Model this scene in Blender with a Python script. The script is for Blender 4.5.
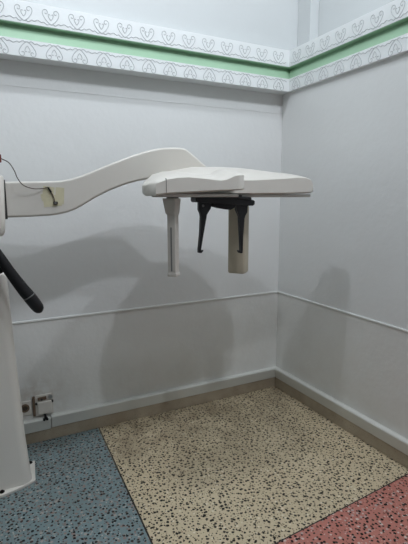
import bpy, bmesh, math, random
from mathutils import Vector, Matrix

for o in list(bpy.data.objects):
    bpy.data.objects.remove(o)
SC = bpy.context.scene
COL = SC.collection
PI = math.pi

# ------------------------------------------------------------------ camera, world, lamps, exposure
YAW, PITCH, ROLL, FPX = 0.4722, -0.1641, -0.0029, 438.6
cam_data = bpy.data.cameras.new('camera')
cam = bpy.data.objects.new('camera', cam_data)
COL.objects.link(cam)
cam_data.sensor_fit = 'VERTICAL'
cam_data.sensor_height = 24.0
cam_data.lens = 24.0 * FPX / 544.0
cam_data.clip_start = 0.02
_f = Vector((math.sin(YAW)*math.cos(PITCH), math.cos(YAW)*math.cos(PITCH), math.sin(PITCH)))
_r = Vector((math.cos(YAW), -math.sin(YAW), 0))
_u = _r.cross(_f)
_c, _s = math.cos(ROLL), math.sin(ROLL)
_r, _u = _c*_r + _s*_u, -_s*_r + _c*_u
M4 = Matrix((( _r.x, _u.x, -_f.x, -2.1286), (_r.y, _u.y, -_f.y, -2.8453), (_r.z, _u.z, -_f.z, 1.55), (0, 0, 0, 1)))
cam.matrix_world = M4
SC.camera = cam

w = bpy.data.worlds.new('world'); SC.world = w
w.use_nodes = True
w.node_tree.nodes['Background'].inputs[0].default_value = (0.75, 0.85, 1.0, 1)
w.node_tree.nodes['Background'].inputs[1].default_value = 0.3

def lamp(name, loc, power, radius, col):
    d = bpy.data.lights.new(name, 'POINT')
    d.energy = power; d.shadow_soft_size = radius; d.color = col
    o = bpy.data.objects.new(name, d); COL.objects.link(o); o.location = loc
    return o
lamp('ceiling_bulb', (-1.70, -0.92, 3.70), 51, 0.05, (0.88, 0.925, 1.0))
lamp('room_bulb', (-0.20, -2.30, 4.20), 80, 0.05, (0.88, 0.925, 1.0))
lamp('added_bulb', (-1.30, -2.60, 4.20), 86, 0.05, (0.88, 0.925, 1.0))  # unseen third bulb, added to light the left of the back wall

SC.view_settings.view_transform = 'Standard'
SC.view_settings.look = 'None'
SC.view_settings.gamma = 1.0
SC.view_settings.use_curve_mapping = False
SC.view_settings.exposure = 0.0

# ------------------------------------------------------------------ materials
def srgb(r, g, b):
    def c(v):
        v /= 255.0
        return v/12.92 if v <= 0.04045 else ((v+0.055)/1.055)**2.4
    return (c(r), c(g), c(b), 1)

class NT:
    def __init__(s, name):
        s.m = bpy.data.materials.new(name); s.m.use_nodes = True
        s.t = s.m.node_tree; s.b = s.t.nodes['Principled BSDF']
        s.co = s.t.nodes.new('ShaderNodeTexCoord').outputs['Object']
    def n(s, kind, ins=None, **kw):
        nd = s.t.nodes.new(kind)
        for k, v in kw.items(): setattr(nd, k, v)
        for k, v in (ins or {}).items():
            if isinstance(v, bpy.types.NodeSocket): s.t.links.new(v, nd.inputs[k])
            else: nd.inputs[k].default_value = v
        return nd
    def noise(s, scale, detail=4.0, rough=0.55, vec=None):
        return s.n('ShaderNodeTexNoise', {'Vector': vec or s.co, 'Scale': scale, 'Detail': detail, 'Roughness': rough}).outputs['Fac']
    def ramp(s, fac, a, b, lo=0.0, hi=1.0):
        return s.n('ShaderNodeMapRange', {'Value': fac, 'From Min': a, 'From Max': b, 'To Min': lo, 'To Max': hi}).outputs['Result']
    def mix(s, fac, a, b):
        nd = s.t.nodes.new('ShaderNodeMix'); nd.data_type = 'RGBA'
        for i, v in ((0, fac), (6, a), (7, b)):
            if isinstance(v, bpy.types.NodeSocket): s.t.links.new(v, nd.inputs[i])
            else: nd.inputs[i].default_value = v
        return nd.outputs[2]
    def math(s, op, a, b=0.0):
        return s.n('ShaderNodeMath', {0: a, 1: b}, operation=op).outputs[0]
    def bump(s, h, strength, dist=0.01):
        s.t.links.new(s.n('ShaderNodeBump', {'Height': h, 'Strength': strength, 'Distance': dist}).outputs[0], s.b.inputs['Normal'])
    def color(s, c):
        if isinstance(c, bpy.types.NodeSocket): s.t.links.new(c, s.b.inputs['Base Color'])
        else: s.b.inputs['Base Color'].default_value = c
    def fin(s, rough=0.5, metal=0.0, spec=0.5):
        s.b.inputs['Roughness'].default_value = rough
        s.b.inputs['Metallic'].default_value = metal
        s.b.inputs['Specular IOR Level'].default_value = spec
        return s.m

def plain(name, c, rough=0.45, spec=0.4, var=0.04, scale=9.0, bump=0.0):
    q = NT(name)
    f = q.noise(scale)
    dark = tuple(v*(1-var*2) for v in c[:3]) + (1,)
    q.color(q.mix(f, dark, c))
    if bump: q.bump(q.noise(scale*6), bump, 0.004)
    return q.fin(rough, 0.0, spec)

def wall_mat(name, c, rough, spec=0.35, dirt_shade=0.0, bump=0.25):
    q = NT(name)
    f = q.noise(1.7, 5)
    base = q.mix(f, tuple(v*0.93 for v in c[:3])+(1,), c)
    if dirt_shade:
        z = q.n('ShaderNodeSeparateXYZ', {0: q.co}).outputs
        # scuffs and a stained patch round the socket
        d = q.n('ShaderNodeVectorMath', {0: q.co, 1: (-1.88, 0.0, 0.27)}, operation='DISTANCE').outputs['Value']
        p = q.math('MULTIPLY', q.ramp(d, 0.05, 0.22, 1, 0), q.ramp(q.noise(16, 6), 0.38, 0.62))
        base = q.mix(q.math('MULTIPLY', p, 0.5), base, srgb(168, 152, 134))
        low = q.math('MULTIPLY', q.ramp(z[2], 0.1, 0.9, 1, 0), q.ramp(q.noise(3.2, 7, 0.65), 0.45, 0.75))
        base = q.mix(q.math('MULTIPLY', low, dirt_shade), base, srgb(178, 168, 150))
    q.color(base)
    h = q.math('ADD', q.noise(5.5, 3), q.math('MULTIPLY', q.noise(38, 3), 0.25))
    q.bump(h, bump, 0.012)
    return q.fin(rough, 0, spec)

def terrazzo(name, base, base2, chips, dirt_shade=0.0, dens=1.0):
    """chips: list of (scale, keep share, rmin, rmax, [colours])"""
    q = NT(name)
    warp = q.n('ShaderNodeTexNoise', {'Vector': q.co, 'Scale': 130.0, 'Detail': 1.0}).outputs['Color']
    off = q.n('ShaderNodeVectorMath', {0: warp, 1: (0.5, 0.5, 0.5)}, operation='SUBTRACT').outputs[0]
    off = q.n('ShaderNodeVectorMath', {0: off, 'Scale': 0.007}, operation='SCALE').outputs[0]
    vec = q.n('ShaderNodeVectorMath', {0: q.co, 1: off}, operation='ADD').outputs[0]
    col = q.mix(q.noise(2.3, 5), base, base2)
    col = q.mix(q.ramp(q.noise(90, 3), 0.3, 0.75, 0, 0.35), col, tuple(v*0.72 for v in base[:3])+(1,))
    for i, (scale, keep, r0, r1, cols) in enumerate(chips):
        vv = q.n('ShaderNodeVectorMath', {0: vec, 1: (3.7*i, 1.9*i, 0)}, operation='ADD').outputs[0]
        v = q.n('ShaderNodeTexVoronoi', {'Vector': vv, 'Scale': scale, 'Randomness': 1.0}, voronoi_dimensions='2D')
        s = q.n('ShaderNodeSeparateColor', {0: v.outputs['Color']}).outputs
        rad = q.ramp(s[1], 0, 1, r0*scale, r1*scale)
        inside = q.ramp(q.math('SUBTRACT', rad, v.outputs['Distance']), 0.0, 0.03)
        on = q.math('LESS_THAN', s[0], keep)
        cc = cols[0]
        for k, c2 in enumerate(cols[1:]):
            cc = q.mix(q.math('GREATER_THAN', s[2], (k+1)/len(cols)), cc, c2)
        col = q.mix(q.math('MULTIPLY', inside, on), col, cc)
    if dirt_shade:
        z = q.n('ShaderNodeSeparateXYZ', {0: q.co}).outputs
        near = q.ramp(z[1], -0.95, -0.15, 0.12, 1)  # brown dirt together with painted shade, stronger towards the back wall
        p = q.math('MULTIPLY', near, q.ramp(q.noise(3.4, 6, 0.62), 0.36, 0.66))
        col = q.mix(q.math('MULTIPLY', p, dirt_shade), col, srgb(104, 90, 72))
    q.color(col)
    q.bump(q.noise(60, 2), 0.05, 0.003)
    return q.fin(0.5, 0, 0.15)

BLACK, DK = srgb(16, 15, 15), srgb(52, 46, 42)
M = {}
M['wall_up'] = wall_mat('white_wall_paint', srgb(228, 230, 229), 0.55)
M['wall_low'] = wall_mat('white_dado_paint', srgb(227, 228, 225), 0.36, 0.45, dirt_shade=0.25, bump=0.35)
M['wall_top'] = wall_mat('white_wall_greyed_for_light', srgb(202, 206, 206), 0.6, bump=0.12)  # same white paint, greyed to offset strong lamp light high up
M['ceil'] = wall_mat('ceiling_paint', srgb(190, 192, 190), 0.7)
M['room'] = wall_mat('grey_room_paint', srgb(172, 172, 168), 0.7)
M['stucco'] = plain('white_stucco', srgb(232, 236, 236), 0.55, 0.3, 0.03, 6, 0.15)
M['groove'] = plain('grey_stucco_relief', srgb(192, 196, 197), 0.6, 0.2, 0.05, 40)  # relief lines in a greyer tone than the band face
M['green'] = plain('pale_green_paint', srgb(160, 195, 166), 0.5, 0.35, 0.03, 5, 0.08)
M['line'] = plain('dado_line_paint', srgb(236, 239, 236), 0.4, 0.4)
M['skirt'] = plain('skirting_paint', srgb(214, 215, 209), 0.38, 0.45, 0.05, 3, 0.1)
def plinth():
    q = NT('brown_plinth')
    c = q.mix(q.ramp(q.noise(4.0, 6, 0.6), 0.3, 0.7), srgb(146, 133, 114), srgb(178, 166, 146))
    c = q.mix(q.ramp(q.noise(120, 2), 0.62, 0.72, 0, 0.5), c, srgb(70, 62, 54))
    q.color(c); q.bump(q.noise(20), 0.2, 0.004)
    return q.fin(0.5)
M['plinth'] = plinth()
M['cream'] = terrazzo('cream_terrazzo', srgb(199, 182, 151), srgb(214, 201, 172),
    [(72, 0.65, 0.0016, 0.0038, [srgb(50, 42, 36), srgb(112, 92, 70), BLACK, BLACK]), (44, 0.9, 0.0036, 0.0082, [BLACK, BLACK, DK, BLACK]), (34, 0.22, 0.003, 0.007, [srgb(222, 212, 188)])], dirt_shade=0.8)
M['blue'] = terrazzo('blue_terrazzo', srgb(108, 128, 131), srgb(132, 150, 152),
    [(70, 0.6, 0.0018, 0.0045, [srgb(176, 172, 164), srgb(112, 98, 92), srgb(138, 122, 116), srgb(96, 84, 78)]), (37, 0.7, 0.004, 0.0095, [srgb(158, 152, 146), srgb(140, 124, 118), srgb(126, 116, 111)]), (44, 0.86, 0.0034, 0.0080, [BLACK, DK, BLACK, srgb(66, 54, 50)])], dirt_shade=0.3)
M['red'] = terrazzo('red_terrazzo', srgb(182, 116, 104), srgb(192, 132, 119),
    [(70, 0.55, 0.0018, 0.0045, [srgb(204, 172, 164), srgb(120, 76, 72), srgb(160, 128, 122)]), (37, 0.42, 0.004, 0.0085, [srgb(204, 188, 180), srgb(180, 158, 152)]), (44, 0.86, 0.0034, 0.0080, [BLACK, DK, BLACK])], dirt_shade=0.0)
M['strip'] = plain('dark_divider', srgb(40, 37, 33), 0.5)
M['white'] = plain('white_machine_enamel', srgb(216, 212, 204), 0.33, 0.5, 0.015, 2)
M['offwhite'] = plain('warm_white_plastic', srgb(206, 201, 193), 0.4, 0.5, 0.02, 3)
M['underside'] = plain('light_grey_plastic', srgb(206, 204, 198), 0.45)
M['beige'] = plain('beige_tube_housing', srgb(190, 182, 162), 0.45, 0.4, 0.02, 3)
M['black'] = plain('black_plastic', srgb(26, 26, 29), 0.4, 0.4, 0.1, 12)
M['rubber'] = plain('black_rubber', srgb(24, 24, 26), 0.6, 0.3, 0.12, 30, 0.15)
M['grey'] = plain('dark_gap', srgb(58, 57, 55), 0.6)
M['slot'] = plain('slot_grey', srgb(128, 128, 126), 0.6)
M['tape'] = plain('yellowed_tape', srgb(218, 211, 180), 0.45, 0.4, 0.12, 40)
M['wire'] = plain('dark_wire', srgb(62, 44, 36), 0.5)
M['redc'] = plain('red_connector', srgb(112, 48, 42), 0.5)
M['socket'] = plain('grubby_socket_plastic', srgb(226, 221, 213), 0.4, 0.45, 0.10, 30)
M['brown'] = plain('brown_dirt', srgb(126, 108, 92), 0.7, 0.2, 0.15, 40)
M['hole'] = plain('socket_hole', srgb(70, 58, 48), 0.6)
def metal(name, c, r):
    q = NT(name); q.color(q.mix(q.noise(30), c, tuple(v*0.7 for v in c[:3])+(1,))); return q.fin(r, 1.0)
M['steel'] = metal('steel', srgb(190, 190, 190), 0.35)
M['bolt'] = metal('dark_bolt', srgb(60, 56, 54), 0.5)

# ------------------------------------------------------------------ mesh helpers
def obj(name, bm, mat, parent=None, bevel=0.0, seg=2, smooth=35, loc=None):
    bmesh.ops.recalc_face_normals(bm, faces=bm.faces)
    me = bpy.data.meshes.new(name); bm.to_mesh(me); bm.free()
    for mm in (mat if isinstance(mat, list) else [mat]): me.materials.append(mm)
    o = bpy.data.objects.new(name, me); COL.objects.link(o)
    if smooth:
        for p in me.polygons: p.use_smooth = True
        me.set_sharp_from_angle(angle=math.radians(smooth))
    if bevel:
        b = o.modifiers.new('bevel', 'BEVEL'); b.width = bevel; b.segments = seg
        b.limit_method = 'ANGLE'; b.angle_limit = math.radians(32); b.harden_normals = True
    if parent is not None: o.parent = parent
    if loc: o.location = loc
    return o

def box(bm, x0, x1, y0, y1, z0, z1, mi=0):
    v = [bm.verts.new(p) for p in ((x0,y0,z0),(x1,y0,z0),(x1,y1,z0),(x0,y1,z0),(x0,y0,z1),(x1,y0,z1),(x1,y1,z1),(x0,y1,z1))]
    for q in ((3,2,1,0),(4,5,6,7),(0,1,5,4),(1,2,6,5),(2,3,7,6),(3,0,4,7)):
        bm.faces.new([v[i] for i in q]).material_index = mi
    return v

def prism(bm, pts, axis, a, b, mi=0):
    """pts 2D polygon; axis 'z': (x,y) extruded a..b in z; axis 'y': (x,z) extruded in y"""
    f = (lambda p, t: (p[0], p[1], t)) if axis == 'z' else (lambda p, t: (p[0], t, p[1]))
    A = [bm.verts.new(f(p, a)) for p in pts]; B = [bm.verts.new(f(p, b)) for p in pts]
    n = len(pts)
    bm.faces.new(A).material_index = mi; bm.faces.new(B[::-1]).material_index = mi
    for i in range(n):
        bm.faces.new((A[i], B[i], B[(i+1) % n], A[(i+1) % n])).material_index = mi
    return A + B

def loft(bm, rings):
    R = [[bm.verts.new(p) for p in r] for r in rings]
    n = len(R[0])
    for i in range(len(R)-1):
        for j in range(n):
            bm.faces.new((R[i][j], R[i][(j+1) % n], R[i+1][(j+1) % n], R[i+1][j]))
    bm.faces.new(R[0][::-1]); bm.faces.new(R[-1])

def tube(bm, pts, r, n=8, caps=True):
    pts = [Vector(p) for p in pts]
    rr = r if isinstance(r, (list, tuple)) else [r]*len(pts)
    rings = []
    ref = None
    for i, p in enumerate(pts):
        t = (pts[min(i+1, len(pts)-1)] - pts[max(i-1, 0)]).normalized()
        if ref is None:
            ref = t.orthogonal().normalized()
        ref = (ref - t*ref.dot(t)).normalized()
        b = t.cross(ref)
        rings.append([p + (ref*math.cos(2*PI*k/n) + b*math.sin(2*PI*k/n))*rr[i] for k in range(n)])
    loft(bm, rings)

def spline(pts, n=8):
    P = [Vector(p) for p in pts]; P = [P[0]*2-P[1]] + P + [P[-1]*2-P[-2]]
    out = []
    for i in range(1, len(P)-2):
        for k in range(n):
            t = k/n
            out.append(0.5*((2*P[i]) + (P[i+1]-P[i-1])*t + (2*P[i-1]-5*P[i]+4*P[i+1]-P[i+2])*t*t + (3*P[i]-P[i-1]-3*P[i+1]+P[i+2])*t**3))
    out.append(P[-2]); return out

def cyl(bm, c, axis, r, h, n=20, r2=None):
    c = Vector(c); a = Vector(axis).normalized()
    tube(bm, [c, c + a*h], [r, r if r2 is None else r2], n)

def rounded(x0, x1, y0, y1, r, n=5):
    out = []
    for cx, cy, a0 in ((x1-r, y1-r, 0), (x0+r, y1-r, 90), (x0+r, y0+r, 180), (x1-r, y0+r, 270)):
        for k in range(n+1):
            a = math.radians(a0 + 90*k/n)
            out.append((cx + r*math.cos(a), cy + r*math.sin(a)))
    return out

def xform(bm, mat, verts=None):
    bmesh.ops.transform(bm, matrix=mat, verts=verts or bm.verts)

def struct(name, bm, mat, **kw):
    o = obj(name, bm, mat, **kw); o['kind'] = 'structure'; return o

def root(name, label, cat, loc, group=None):
    o = bpy.data.objects.new(name, None); COL.objects.link(o); o.location = loc
    o.empty_display_size = 0.1
    o['label'] = label; o['category'] = cat
    if group: o['group'] = group
    return o

def NB(): return bmesh.new()

# ------------------------------------------------------------------ room shell
XL, YF, ZC = -5.0, -7.0, 5.2            # left wall, front wall, ceiling
DB, DR = 0.105, 0.028                   # overhang of the stucco band on back and right wall
Z0, Z1, Z2, Z3 = 2.329, 2.417, 2.500, 2.612
RU = 0.20                               # upper right wall stands further back
ZD = 0.806                              # dado line

# floor: three terrazzo fields
bx0, bx1 = (-1.4995, 0.0), (-1.640, -4.6)      # blue / cream joint
def jx(y): return bx0[0] + (bx1[0]-bx0[0])*(y-bx0[1])/(bx1[1]-bx0[1])
def ry(x): return -1.3376 + 0.0748*x           # cream / red joint
bm = NB()
FZ = -0.08
X_R = 0.25
cor = (jx(-1.4595), ry(jx(-1.4595)))
prism(bm, [(XL-.2, .2), (XL-.2, YF-.2), (jx(YF)-.006, YF-.2), (jx(0), .2)], 'z', FZ, 0, 0)
prism(bm, [(jx(0), .2), cor, (X_R, ry(X_R)), (X_R, .2)], 'z', FZ, 0, 1)
prism(bm, [cor, (jx(YF)-.006, YF-.2), (X_R, YF-.2), (X_R, ry(X_R))], 'z', FZ, 0, 2)
struct('floor', bm, [M['blue'], M['cream'], M['red']], smooth=0)
bm = NB()
def strip(a, b, wd=0.003):
    a = Vector(a); b = Vector(b); n = Vector((-(b-a).y, (b-a).x)).normalized()*wd
    prism(bm, [tuple(a+n), tuple(a-n), tuple(b-n), tuple(b+n)], 'z', -0.004, 0.0006)
strip((jx(-.02), -.02), (jx(YF), YF)); strip(cor, (-.02, ry(-.02)))
struct('trim_1', bm, M['strip'], smooth=0)

# walls
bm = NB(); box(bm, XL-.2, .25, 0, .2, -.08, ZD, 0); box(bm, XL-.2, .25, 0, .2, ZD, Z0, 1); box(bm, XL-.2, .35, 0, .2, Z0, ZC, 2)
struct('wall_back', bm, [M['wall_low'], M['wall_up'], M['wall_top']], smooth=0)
bm = NB(); box(bm, 0, .25, YF-.2, 0, -.08, ZD, 0); box(bm, 0, .25, YF-.2, 0, ZD, Z0, 1)
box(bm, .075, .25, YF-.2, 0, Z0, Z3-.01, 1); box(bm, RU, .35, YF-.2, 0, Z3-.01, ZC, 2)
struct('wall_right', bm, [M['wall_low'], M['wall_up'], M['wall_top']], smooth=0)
bm = NB(); box(bm, XL-.2, XL, YF-.2, 0, -.08, ZC); struct('wall_left', bm, M['room'], smooth=0)
bm = NB(); box(bm, XL, .25, YF-.2, YF, -.08, ZC); struct('wall_front', bm, M['room'], smooth=0)
bm = NB(); box(bm, XL-.2, .35, YF-.2, .2, ZC, ZC+.1); struct('ceiling', bm, M['ceil'], smooth=0)
# square boxed-in post in the corner above the band
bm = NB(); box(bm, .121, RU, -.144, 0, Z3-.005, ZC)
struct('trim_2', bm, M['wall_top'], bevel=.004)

# ---- stucco band: lower relief band, recessed green channel, upper relief band
def L(bm, db, dr, z0, z1):
    prism(bm, [(XL, -db), (-dr, -db), (-dr, YF), (.2, YF), (.2, 0), (XL, 0)], 'z', z0, z1)
def arc(cx, cy, r, a0, a1, n=6):
    return [(cx + r*math.cos(math.radians(a0+(a1-a0)*k/n)), cy + r*math.sin(math.radians(a0+(a1-a0)*k/n))) for k in range(n+1)]
def motif():
    half = [(0, .004), (.012, .011), (.025, .023), (.037, .040), (.044, .057), (.041, .072), (.030, .079), (.019, .074), (.017, .063), (.025, .057), (.031, .062)]
    inner = [(0, .026), (.007, .034), (.013, .047), (.011, .057), (.004, .054)]
    wave = [(0.0, .004), (.012, .006), (.020, .001), (.029, .0045), (.040, .0125), (.050, .008), (.058, .011), (.07, .017)]
    out = []
    for s in (1, -1):
        for pl in (half, inner, wave): out.append([(s*a, b) for a, b in pl])
    return out
MOT = motif()
def relief(bm, wall, pos, zref, flip):
    for pl in MOT:
        pts = []
        bm.faces.ensure_lookup_table(); n0 = len(bm.faces)
        for a, b in pl:
            z = zref - b if flip else zref + b
            pts.append((pos+a, -DB, z) if wall == 'back' else (-DR, pos+a, z))
        tube(bm, spline(pts, 2) if len(pts) > 2 else pts, 0.0024, 5)
        bm.faces.ensure_lookup_table()
        for f in bm.faces[n0:]: f.material_index = 1
for nm, za, zb, zref, flip in (('trim_3', Z0, Z1, Z1-.006, True), ('trim_5', Z2, Z3, Z2+.010, False)):
    bm = NB(); L(bm, DB, DR, za, zb)
    x = -.118
    while x > -2.75:
        relief(bm, 'back', x-.008*(not flip), zref, flip); x -= .1415
    y = -.19
    while y > -2.2:
        relief(bm, 'right', y, zref, flip); y -= .1415
    struct(nm, bm, [M['stucco'], M['groove']], smooth=40)
bm = NB()
va = prism(bm, [(XL, -DB+.004), (-DR+.004, -DB+.004), (-DR+.004, YF), (.2, YF), (.2, 0), (XL, 0)], 'z', Z1-.002, Z2-.003)
for v, (px, py) in zip(va[6:9], [(XL, -DB+.042), (-DR+.042, -DB+.042), (-DR+.042, YF)]): v.co.x, v.co.y = px, py      # face leans back towards the top
L(bm, DB-.002, DR-.002, Z2-.004, Z2+.001)
struct('trim_4', bm, M['green'], smooth=0)

# ---- dado line
bm = NB()
box(bm, XL, 0, -.006, 0, ZD-.006, ZD+.006); box(bm, -.006, 0, YF, 0, ZD-.006, ZD+.006)
struct('trim_6', bm, M['line'], bevel=.002)
# thin plaster ridge high on the back wall
bm = NB(); box(bm, XL, 0, -.002, 0, 2.190, 2.194); struct('trim_8', bm, M['wall_up'], bevel=.001)
# ---- skirting boards on a brown plinth
ZB, ZT = .167, .083
SK = [(0, ZT), (.022, ZT), (.036, ZB-.009), (.031, ZB-.001), (0, ZB+.002)]
def skirt(bm, wall, a, b, ex=0.0):
    f = (lambda d, z, t: (t, -d-ex*(d > 0), z-ex)) if wall == 'back' else (lambda d, z, t: (-d, t, z))
    loft(bm, [[f(d, z, a) for d, z in SK], [f(d, z, b) for d, z in SK]])
bm = NB(); skirt(bm, 'back', -1.806, 0); skirt(bm, 'back', XL, -1.810, .004)
struct('baseboard_back', bm, M['skirt'], bevel=.002)
bm = NB(); skirt(bm, 'right', YF, -.030)
struct('baseboard_right', bm, M['skirt'], bevel=.002)
bm = NB(); box(bm, XL, -.018, -.018, 0, 0, ZT); box(bm, -.018, 0, YF, 0, 0, ZT)
struct('trim_7', bm, M['plinth'], bevel=.003)

# ------------------------------------------------------------------ panoramic x-ray machine
RT = Vector((-2.2, -.37, 0))
mach = root('panoramic_xray_machine', 'white dental panoramic x-ray machine on a floor column with overhead head and black head clamps', 'x-ray machine', RT)
INV = Matrix.Translation(-RT)
def part(name, bm, mat, parent=mach, **kw):
    xform(bm, INV)
    return obj(name, bm, mat, parent, **kw)

# base plate and column
bm = NB()
prism(bm, [(-1.940, -.245), (-1.957, -.440), (-2.03, -.474), (-2.12, -.500), (-2.28, -.500), (-2.37, -.474), (-2.443, -.440), (-2.46, -.245)], 'z', 0, .016)
plate = part('base_plate', bm, M['white'], bevel=.003)
for x, y in ((-1.966, -.262), (-2.128, -.474), (-2.272, -.474), (-2.434, -.262)):
    bm = NB(); cyl(bm, (x, y, .0155), (0, 0, 1), .013, .004, 16); cyl(bm, (x, y, .019), (0, 0, 1), .008, .007, 6)
    part('bolt', bm, M['bolt'], plate)
bm = NB()
def colring(x1, yf, yb, z):
    x0 = -4.4 - x1
    return [(px, py, z) for px, py in rounded(x0, x1, yf, yb, .05, 6)]
loft(bm, [colring(-1.972, -.462, -.262, .016), colring(-1.976, -.458, -.262, .05), colring(-1.992, -.446, -.266, .30), colring(-2.010, -.436, -.27, .82), colring(-2.020, -.43, -.27, 1.175), colring(-2.03, -.42, -.28, 1.182)])
part('column', bm, M['white'])
bm = NB()
prism(bm, rounded(-2.29, -2.11, -.40, -.29, .02), 'z', 1.17, 2.0)
part('inner_mast', bm, M['white'], bevel=.003)
# carriage with rounded lower lip
bm = NB()
def car(x1, yf, z): return [(px, py, z) for px, py in rounded(-4.4-x1, x1, yf, -.275, .03, 5)]
loft(bm, [car(-2.044, -.44, 1.368), car(-2.024, -.46, 1.375), car(-2.014, -.468, 1.392), car(-2.010, -.47, 1.44), car(-2.002, -.47, 1.655), car(-2.006, -.466, 1.664), car(-2.016, -.462, 1.671), car(-2.018, -.46, 1.758), car(-2.024, -.455, 1.765)])
part('carriage', bm, M['white'])
# horizontal S-shaped arm
arm_outline = [(-2.0060, -0.4200, 1.6400), (-1.9011, -0.4319, 1.6420), (-1.8034, -0.4452, 1.6440), (-1.7395, -0.4540, 1.6476), (-1.6876, -0.4612, 1.6572), (-1.6389, -0.4679, 1.6725), (-1.5828, -0.4758, 1.6946), (-1.5357, -0.4824, 1.7156), (-1.4514, -0.4943, 1.7507), (-1.3588, -0.5076, 1.7871), (-1.2692, -0.5206, 1.8165), (-1.2040, -0.5302, 1.8297), (-1.1465, -0.5387, 1.8344), (-1.0922, -0.5468, 1.8343), (-1.0656, -0.5508, 1.8291), (-1.0347, -0.5554, 1.8068), (-0.9393, -0.5699, 1.7301), (-0.8728, -0.5700, 1.6813), (-0.8728, -0.5700, 1.6344), (-1.1501, -0.5381, 1.6546), (-1.2719, -0.5202, 1.6612), (-1.3276, -0.5121, 1.6529), (-1.4050, -0.5010, 1.6312), (-1.4887, -0.4890, 1.5986), (-1.5734, -0.4771, 1.5559), (-1.6303, -0.4691, 1.5206), (-1.6723, -0.4633, 1.4979), (-1.7068, -0.4585, 1.4850), (-1.7453, -0.4532, 1.4760), (-1.7976, -0.4460, 1.4689), (-1.8815, -0.4346, 1.4645), (-2.0060, -0.4200, 1.4620)]
bm = NB(); loft(bm, [arm_outline, [(px+.012, py+.125, pz) for px, py, pz in arm_outline]])
part('arm', bm, M['white'], bevel=.012, seg=3)
bm = NB(); box(bm, -2.010, -1.997, -.426, -.29, 1.455, 1.648); part('joint_gap', bm, M['grey'])

# overhead head: rear body
st = [(-1.3497, -0.7535, -0.6595, 1.5876, 1.6083, 1.6177, -0.6877),
      (-1.3356, -0.7911, -0.6407, 1.5782, 1.6196, 1.6402, -0.6595),
      (-1.3027, -0.8099, -0.6031, 1.5744, 1.6308, 1.6628, -0.6501),
      (-1.2651, -0.8146, -0.5655, 1.5735, 1.6393, 1.6816, -0.6407),
      (-1.1899, -0.8146, -0.5091, 1.5735, 1.6459, 1.7023, -0.6407),
      (-1.0677, -0.8146, -0.4433, 1.5735, 1.6496, 1.7258, -0.6407),
      (-0.9173, -0.8099, -0.4057, 1.5744, 1.6515, 1.7305, -0.6407),
      (-0.7669, -0.8099, -0.4057, 1.5754, 1.6553, 1.7295, -0.6407),
      (-0.6541, -0.8099, -0.4433, 1.5773, 1.6619, 1.7220, -0.6407),
      (-0.5601, -0.8099, -0.4903, 1.5782, 1.6684, 1.7117, -0.6501),
      (-0.4849, -0.8099, -0.5467, 1.5801, 1.6741, 1.7042, -0.6689),
      (-0.4250, -0.8099, -0.5843, 1.5820, 1.6731, 1.6938, -0.6877),
      (-0.3820, -0.8052, -0.6125, 1.5838, 1.6619, 1.6750, -0.7159),
      (-0.3570, -0.7958, -0.6407, 1.5867, 1.6346, 1.6440, -0.7347),
      (-0.3510, -0.7864, -0.6595, 1.5914, 1.6158, 1.6214, -0.7347)]
rings = []
for x, yf, yb, zb, zf, zr, yr in st:
    ym = (yr + yb)/2
    rings.append([(x, yf+.02, zb), (x, yf, zb+.008), (x, yf, (zb+zf)/2), (x, yf, zf-.004), (x, yf+.008, zf+.002), (x, (yf*.6+yr*.4), zf+(zr-zf)*.5), (x, (yf*.25+yr*.75), zf+(zr-zf)*.86), (x, yr+.02, zr),
                  (x, ym, zr-.006), (x, yb+.0-.03, zr-.03), (x, yb, zb+(zr-zb)*.55), (x, yb, zb+.008), (x, yb-.02, zb)])
bm = NB(); loft(bm, rings)
head = part('overhead_cover', bm, M['white'], smooth=40)
# front housing with a scooped top edge and a square step at its right end
fs = [(-1.4180, -0.8475, 1.5740, 1.6139),
      (-1.4130, -0.8804, 1.5670, 1.6205),
      (-1.3926, -0.9227, 1.5670, 1.6271),
      (-1.3769, -0.9246, 1.5690, 1.6327),
      (-1.3403, -0.9255, 1.5744, 1.6459),
      (-1.2839, -0.9255, 1.5773, 1.6553),
      (-1.2247, -0.9255, 1.5801, 1.6590),
      (-1.1429, -0.9255, 1.5848, 1.6543),
      (-1.0865, -0.9255, 1.5876, 1.6487),
      (-1.0517, -0.9246, 1.5895, 1.6468),
      (-1.0254, -0.9246, 1.5904, 1.6496),
      (-1.0019, -0.9246, 1.5914, 1.6581),
      (-0.9784, -0.9246, 1.5932, 1.6684),
      (-0.9549, -0.9237, 1.5942, 1.6741),
      (-0.9192, -0.9227, 1.5961, 1.6760),
      (-0.9136, -0.9180, 1.5979, 1.6722)]
rings = []
for x, yf, zb, zf in fs:
    k = max(0, min(1, (x+1.413)/.09))
    yq = min(-.7347, -.845 + (x+1.418)*1.9)          # the left end is cut back at an angle
    yq = max(yq, yf+.004); yr_ = max(yq, min(-.6971, yq+.037))
    rings.append([(x, yf+.015 if k > .3 else yf+.003, zb), (x, yf, zb+.007), (x, yf, zf-.006), (x, min(yf+.008, yq), zf), (x, yf*.55+yq*.45, zf+.021*k), (x, yq, zf+.034*k), (x, yr_+.001, zf+.019*k), (x, yr_+.001, zb+.01), (x, yq, zb)])
bm = NB(); loft(bm, rings)
fh = part('front_housing', bm, M['white'], smooth=40)
bm = NB(); box(bm, -1.3436, -1.3417, -0.9269, -0.8287, 1.5801, 1.6459); part('seam', bm, M['grey'], fh)
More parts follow.
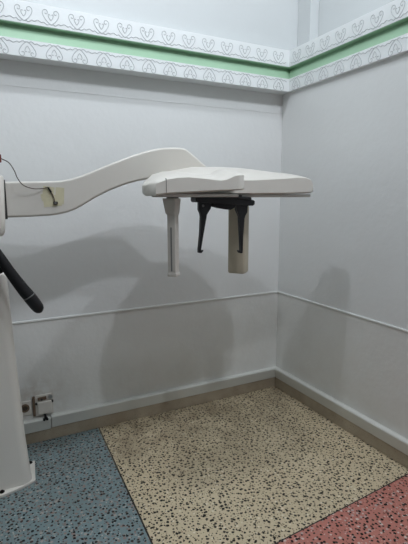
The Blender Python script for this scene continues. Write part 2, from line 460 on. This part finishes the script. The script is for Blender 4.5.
# lower pan below a dark seam
bm = NB()
prism(bm, [(-1.3920, -0.8710), (-1.3497, -0.8992), (-0.9267, -0.8898), (-0.8985, -0.7864), (-0.385, -0.790), (-0.3640, -0.7835), (-0.3560, -0.770), (-0.3800, -0.665), (-0.49, -0.555), (-0.6541, -0.46), (-1.12, -0.49), (-1.2745, -0.62), (-1.34, -0.72)], 'z', 1.5613, 1.5782)
part('lower_pan', bm, M['underside'], bevel=.006)
bm = NB(); prism(bm, [(-1.03, -0.775), (-0.85, -0.775), (-0.82, -0.70), (-0.85, -0.63), (-1.03, -0.63), (-1.06, -0.70)], 'z', 1.5491, 1.5622)
part('rotor_plate', bm, M['underside'], bevel=.004)

def rotz(c, a): return Matrix.Translation(Vector(c)) @ Matrix.Rotation(math.radians(a), 4, 'Z')
# slim sensor holder (turned to the left)
A = -50
S = rotz((-1.2670, -0.8193, 0), A)
sen = None
bm = NB()
def trap(w0, d0, z0, w1, d1, z1):
    loft(bm, [[(-w0/2, -d0/2, z0), (w0/2, -d0/2, z0), (w0/2, d0/2, z0), (-w0/2, d0/2, z0)], [(-w1/2, -d1/2, z1), (w1/2, -d1/2, z1), (w1/2, d1/2, z1), (-w1/2, d1/2, z1)]])
loft(bm, [[(-0.0226, -0.0207, 1.1702), (0.0226, -0.0207, 1.1702), (0.0226, 0.0207, 1.1702), (-0.0226, 0.0207, 1.1702)],
          [(-0.0226, -0.0207, 1.4748), (0.0226, -0.0207, 1.4748), (0.0226, 0.0207, 1.4748), (-0.0226, 0.0207, 1.4748)],
          [(-0.0282, -0.0282, 1.4823), (0.0244, -0.0282, 1.4823), (0.0244, 0.0282, 1.4823), (-0.0282, 0.0282, 1.4823)],
          [(-0.0414, -0.0320, 1.5556), (0.0320, -0.0320, 1.5556), (0.0320, 0.0320, 1.5556), (-0.0414, 0.0320, 1.5556)]])
xform(bm, S)
sen = part('sensor_holder', bm, M['offwhite'], bevel=.004)
bm = NB(); box(bm, -0.0226, 0.0226, -0.0207, 0.0207, 1.5547, 1.5782); xform(bm, S); part('neck', bm, M['slot'], sen)
bm = NB(); box(bm, -0.0038, 0.0038, -0.0221, -0.0141, 1.1928, 1.4137); xform(bm, S); part('slot', bm, M['slot'], sen)
for z in (1.2868, 1.3526):
    bm = NB(); box(bm, .0221, .0240, -.0113, .0113, z-.0056, z+.0056); xform(bm, S); part('clip', bm, M['offwhite'], sen)
bm = NB(); box(bm, -.0244, .0254, -.0226, .0226, 1.1655, 1.1834); xform(bm, S); part('end_cap', bm, M['offwhite'], sen, bevel=.003)
# beige tube housing
T = rotz((-0.7594, -0.6172, 0), A)
bm = NB()
def tr(s, z, dz=0): return [(px*s, py*s, z + dz*(px)) for px, py in rounded(-.0517, .0517, -.047, .047, .0132, 4)]
loft(bm, [tr(.90, 1.1157), tr(.97, 1.1195), tr(1, 1.1270), tr(1, 1.3150), tr(1, 1.5641)])
xform(bm, T)
part('tube_housing', bm, M['beige'], smooth=50)
# black head support: mount, cross plate, two clamp arms
C = Matrix.Translation((-0.9408, -0.7629, 1.5453)) @ Matrix.Rotation(math.radians(3.6), 4, 'Y')
bm = NB(); prism(bm, [(-0.1128, 0.0094), (0.1457, 0.0094), (0.1410, 0.0244), (-0.1034, 0.0244)], 'y', -0.0470, 0.0470); box(bm, -0.0752, 0.0940, -0.0282, 0.0282, 0.0188, 0.0329)
xform(bm, C); sup = part('head_support', bm, M['black'], bevel=.003)
bm = NB(); prism(bm, [(-0.1861, -0.0113), (-0.1805, -0.0208), (0.1640, -0.0208), (0.1760, -0.0133), (0.1760, 0.0059), (0.1640, 0.0113), (-0.1739, 0.0113), (-0.1861, 0.0038)], 'y', -0.0329, 0.0329)
xform(bm, C); part('cross_plate', bm, M['black'], sup, bevel=.003)
bm = NB(); prism(bm, [(-0.0846, -0.0169), (0.0658, -0.0169), (0.0517, -0.0376), (0.0282, -0.0498), (-0.0376, -0.0442), (-0.0799, -0.0357)], 'y', -0.0282, 0.0188)
xform(bm, C); part('slider_block', bm, M['rubber'], sup, bevel=.004)
for s, cx in ((1, -0.1390), (-1, 0.1290)):
    o = [(-0.0169, -0.0150), (0.0586, -0.0150), (0.0540, -0.0480), (0.0417, -0.0678), (0.0332, -0.0829), (0.0188, -0.1880), (0.0094, -0.2679), (0.0113, -0.2764), (0.0207, -0.2679), (0.0235, -0.2745), (0.0132, -0.2858), (-0.0019, -0.2858), (-0.0028, -0.2679), (0.0009, -0.1880), (0.0000, -0.0940), (-0.0038, -0.0780), (-0.0150, -0.0583)]
    if s < 0: o = [(-a, b) for a, b in o][::-1]
    bm = NB(); prism(bm, [(cx+a, b) for a, b in o], 'y', -0.0132, 0.0132)
    xform(bm, C); part('clamp_arm', bm, M['black'], sup, bevel=.003)
bm = NB(); cyl(bm, (-0.1343, -0.0136, -0.0376), (0, -1, 0), 0.0066, 0.0047, 12); xform(bm, C); part('screw', bm, M['slot'], sup)

# black hand grip
bm = NB()
pts = spline([(-2.19, -.50, 1.50), (-2.11, -.50, 1.385), (-2.055, -.50, 1.285), (-2.005, -.50, 1.19), (-1.955, -.50, 1.105), (-1.93, -.50, 1.068)], 6)
tube(bm, pts, [.017 + .014*min(1, i/26) for i in range(len(pts))], 16)
grip = part('hand_grip', bm, M['rubber'], smooth=60)
bm = NB(); pts = [(-1.928, -.50, 1.064), (-1.915, -.50, 1.043), (-1.90, -.50, 1.018), (-1.889, -.50, 1.0), (-1.882, -.50, .988), (-1.877, -.50, .980), (-1.875, -.50, .977)]
tube(bm, pts, [.032, .032, .031, .029, .023, .013, .004], 16); part('grip_tip', bm, M['black'], grip, smooth=60)
bm = NB(); tube(bm, [(-1.9315, -.50, 1.0695), (-1.9295, -.50, 1.0660)], .0315, 16); part('ring', bm, M['slot'], grip)
bm = NB(); cyl(bm, (-2.19, -.50, 1.50), (0, .06, 0), .03, .06, 16); part('bracket', bm, M['black'], grip)
bm = NB(); tube(bm, [(-2.20, -.44, 1.205), (-2.10, -.46, 1.205), (-2.055, -.47, 1.205), (-2.042, -.47, 1.205), (-2.036, -.47, 1.205)], [.014, .016, .018, .014, .004], 12)
part('locking_knob', bm, M['black'], smooth=60)

# yellowed tape patch holding a small switch, and its loose wire
AF = Matrix.Translation((-1.7795, -.4480, 0)) @ Matrix.Rotation(math.radians(-7.56), 4, 'Z')      # front face of the arm
bm = NB()
random.seed(4)
for (cx, cz, w_, h_, a) in ((-.018, 1.592, .055, .050, 9), (-.002, 1.545, .088, .058, -5), (.036, 1.570, .042, .085, 4), (-.03, 1.565, .05, .035, -12)):
    vv = prism(bm, [(-w_/2, -h_/2), (w_/2, -h_/2), (w_/2, h_/2), (-w_/2, h_/2)], 'y', -.0006*(1+random.random()), .001)
    xform(bm, Matrix.Translation((cx, -.001, cz)) @ Matrix.Rotation(math.radians(a), 4, 'Y'), vv)
xform(bm, AF)
tape = part('tape_patch', bm, M['tape'], smooth=0)
bm = NB(); box(bm, .002, .024, -.012, -.001, 1.526, 1.541); xform(bm, AF); part('switch', bm, M['grey'], tape, bevel=.002)
bm = NB(); box(bm, .008, .018, -.0135, -.0115, 1.529, 1.538); xform(bm, AF); part('switch_button', bm, M['steel'], tape)
def af(u, z, d=.006): return tuple(AF @ Vector((u, -d, z)))
bm = NB()
pts = spline([(-2.010, -.468, 1.747), (-1.977, -.478, 1.728), (-1.955, -.482, 1.690), (-1.943, -.482, 1.655), (-1.918, -.472, 1.622), (-1.873, -.462, 1.606), af(-.045, 1.607, .010), af(-.018, 1.613), af(-.006, 1.590), af(.006, 1.560), af(.008, 1.538, .008)], 8)
tube(bm, pts, .0024, 6); wire = part('loose_wire', bm, M['wire'], smooth=60)
bm = NB(); tube(bm, [af(-.018, 1.613), af(-.005, 1.588)], .005, 8); part('splice_tape', bm, M['rubber'], wire)
bm = NB(); box(bm, -2.026, -2.008, -.474, -.456, 1.728, 1.766); part('red_connector', bm, M['redc'], wire, bevel=.003)

# ------------------------------------------------------------------ wall sockets by the skirting
so = root('wall_socket', 'small grubby white wall socket with one round recess beside the machine column', 'socket', (-1.95, -.02, .245))
def lpart(name, bm, mat, par, **kw):
    xform(bm, Matrix.Translation(-par.location)); return obj(name, bm, mat, par, **kw)
bm = NB(); box(bm, -1.990, -1.915, -.010, 0, .196, .292); fp = lpart('face_plate', bm, M['socket'], so, bevel=.004)
bm = NB(); cyl(bm, (-1.958, -.0095, .247), (0, -1, 0), .027, .006, 24); lpart('outlet_ring', bm, M['brown'], so)
bm = NB(); cyl(bm, (-1.958, -.0150, .247), (0, -1, 0), .016, .0012, 24); lpart('outlet_recess', bm, M['hole'], so)
for dx in (-.008, .008):
    bm = NB(); cyl(bm, (-1.958+dx, -.016, .247), (0, -1, 0), .0028, .0012, 10); lpart('pin_hole', bm, M['black'], so)

jb = root('junction_box', 'raised stained white junction box with dark screws right of the small round socket', 'junction box', (-1.845, -.03, .245))
bm = NB(); box(bm, -1.912, -1.896, -.016, 0, .180, .312); lpart('side_strip', bm, M['brown'], jb, bevel=.003)
bm = NB(); box(bm, -1.896, -1.788, -.010, 0, .176, .314); lpart('back_plate', bm, M['socket'], jb, bevel=.003)
bm = NB(); box(bm, -1.884, -1.796, -.026, -.009, .186, .272); cv = lpart('cover', bm, M['socket'], jb, bevel=.007, seg=3)
bm = NB(); box(bm, -1.880, -1.826, -.018, -.009, .280, .302); lpart('label_holder', bm, M['brown'], jb, bevel=.003)
for x, z in ((-1.889, .262), (-1.793, .262), (-1.857, .287)):
    bm = NB(); cyl(bm, (x, -.0085, z), (0, -1, 0), .0075, .012, 12); lpart('screw', bm, M['grey'], jb)
bm = NB(); cyl(bm, (-1.803, -.009, .294), (0, -1, 0), .013, .012, 16); lpart('knob', bm, M['steel'], jb)
bm = NB()
for x, z in ((-1.842, .172), (-1.851, .158), (-1.833, .158)): cyl(bm, (x, -.032, z), (0, -1, 0), .0085, .014, 12)
box(bm, -1.848, -1.836, -.042, -.008, .158, .186)
lpart('cable_gland', bm, M['black'], jb, bevel=.001)
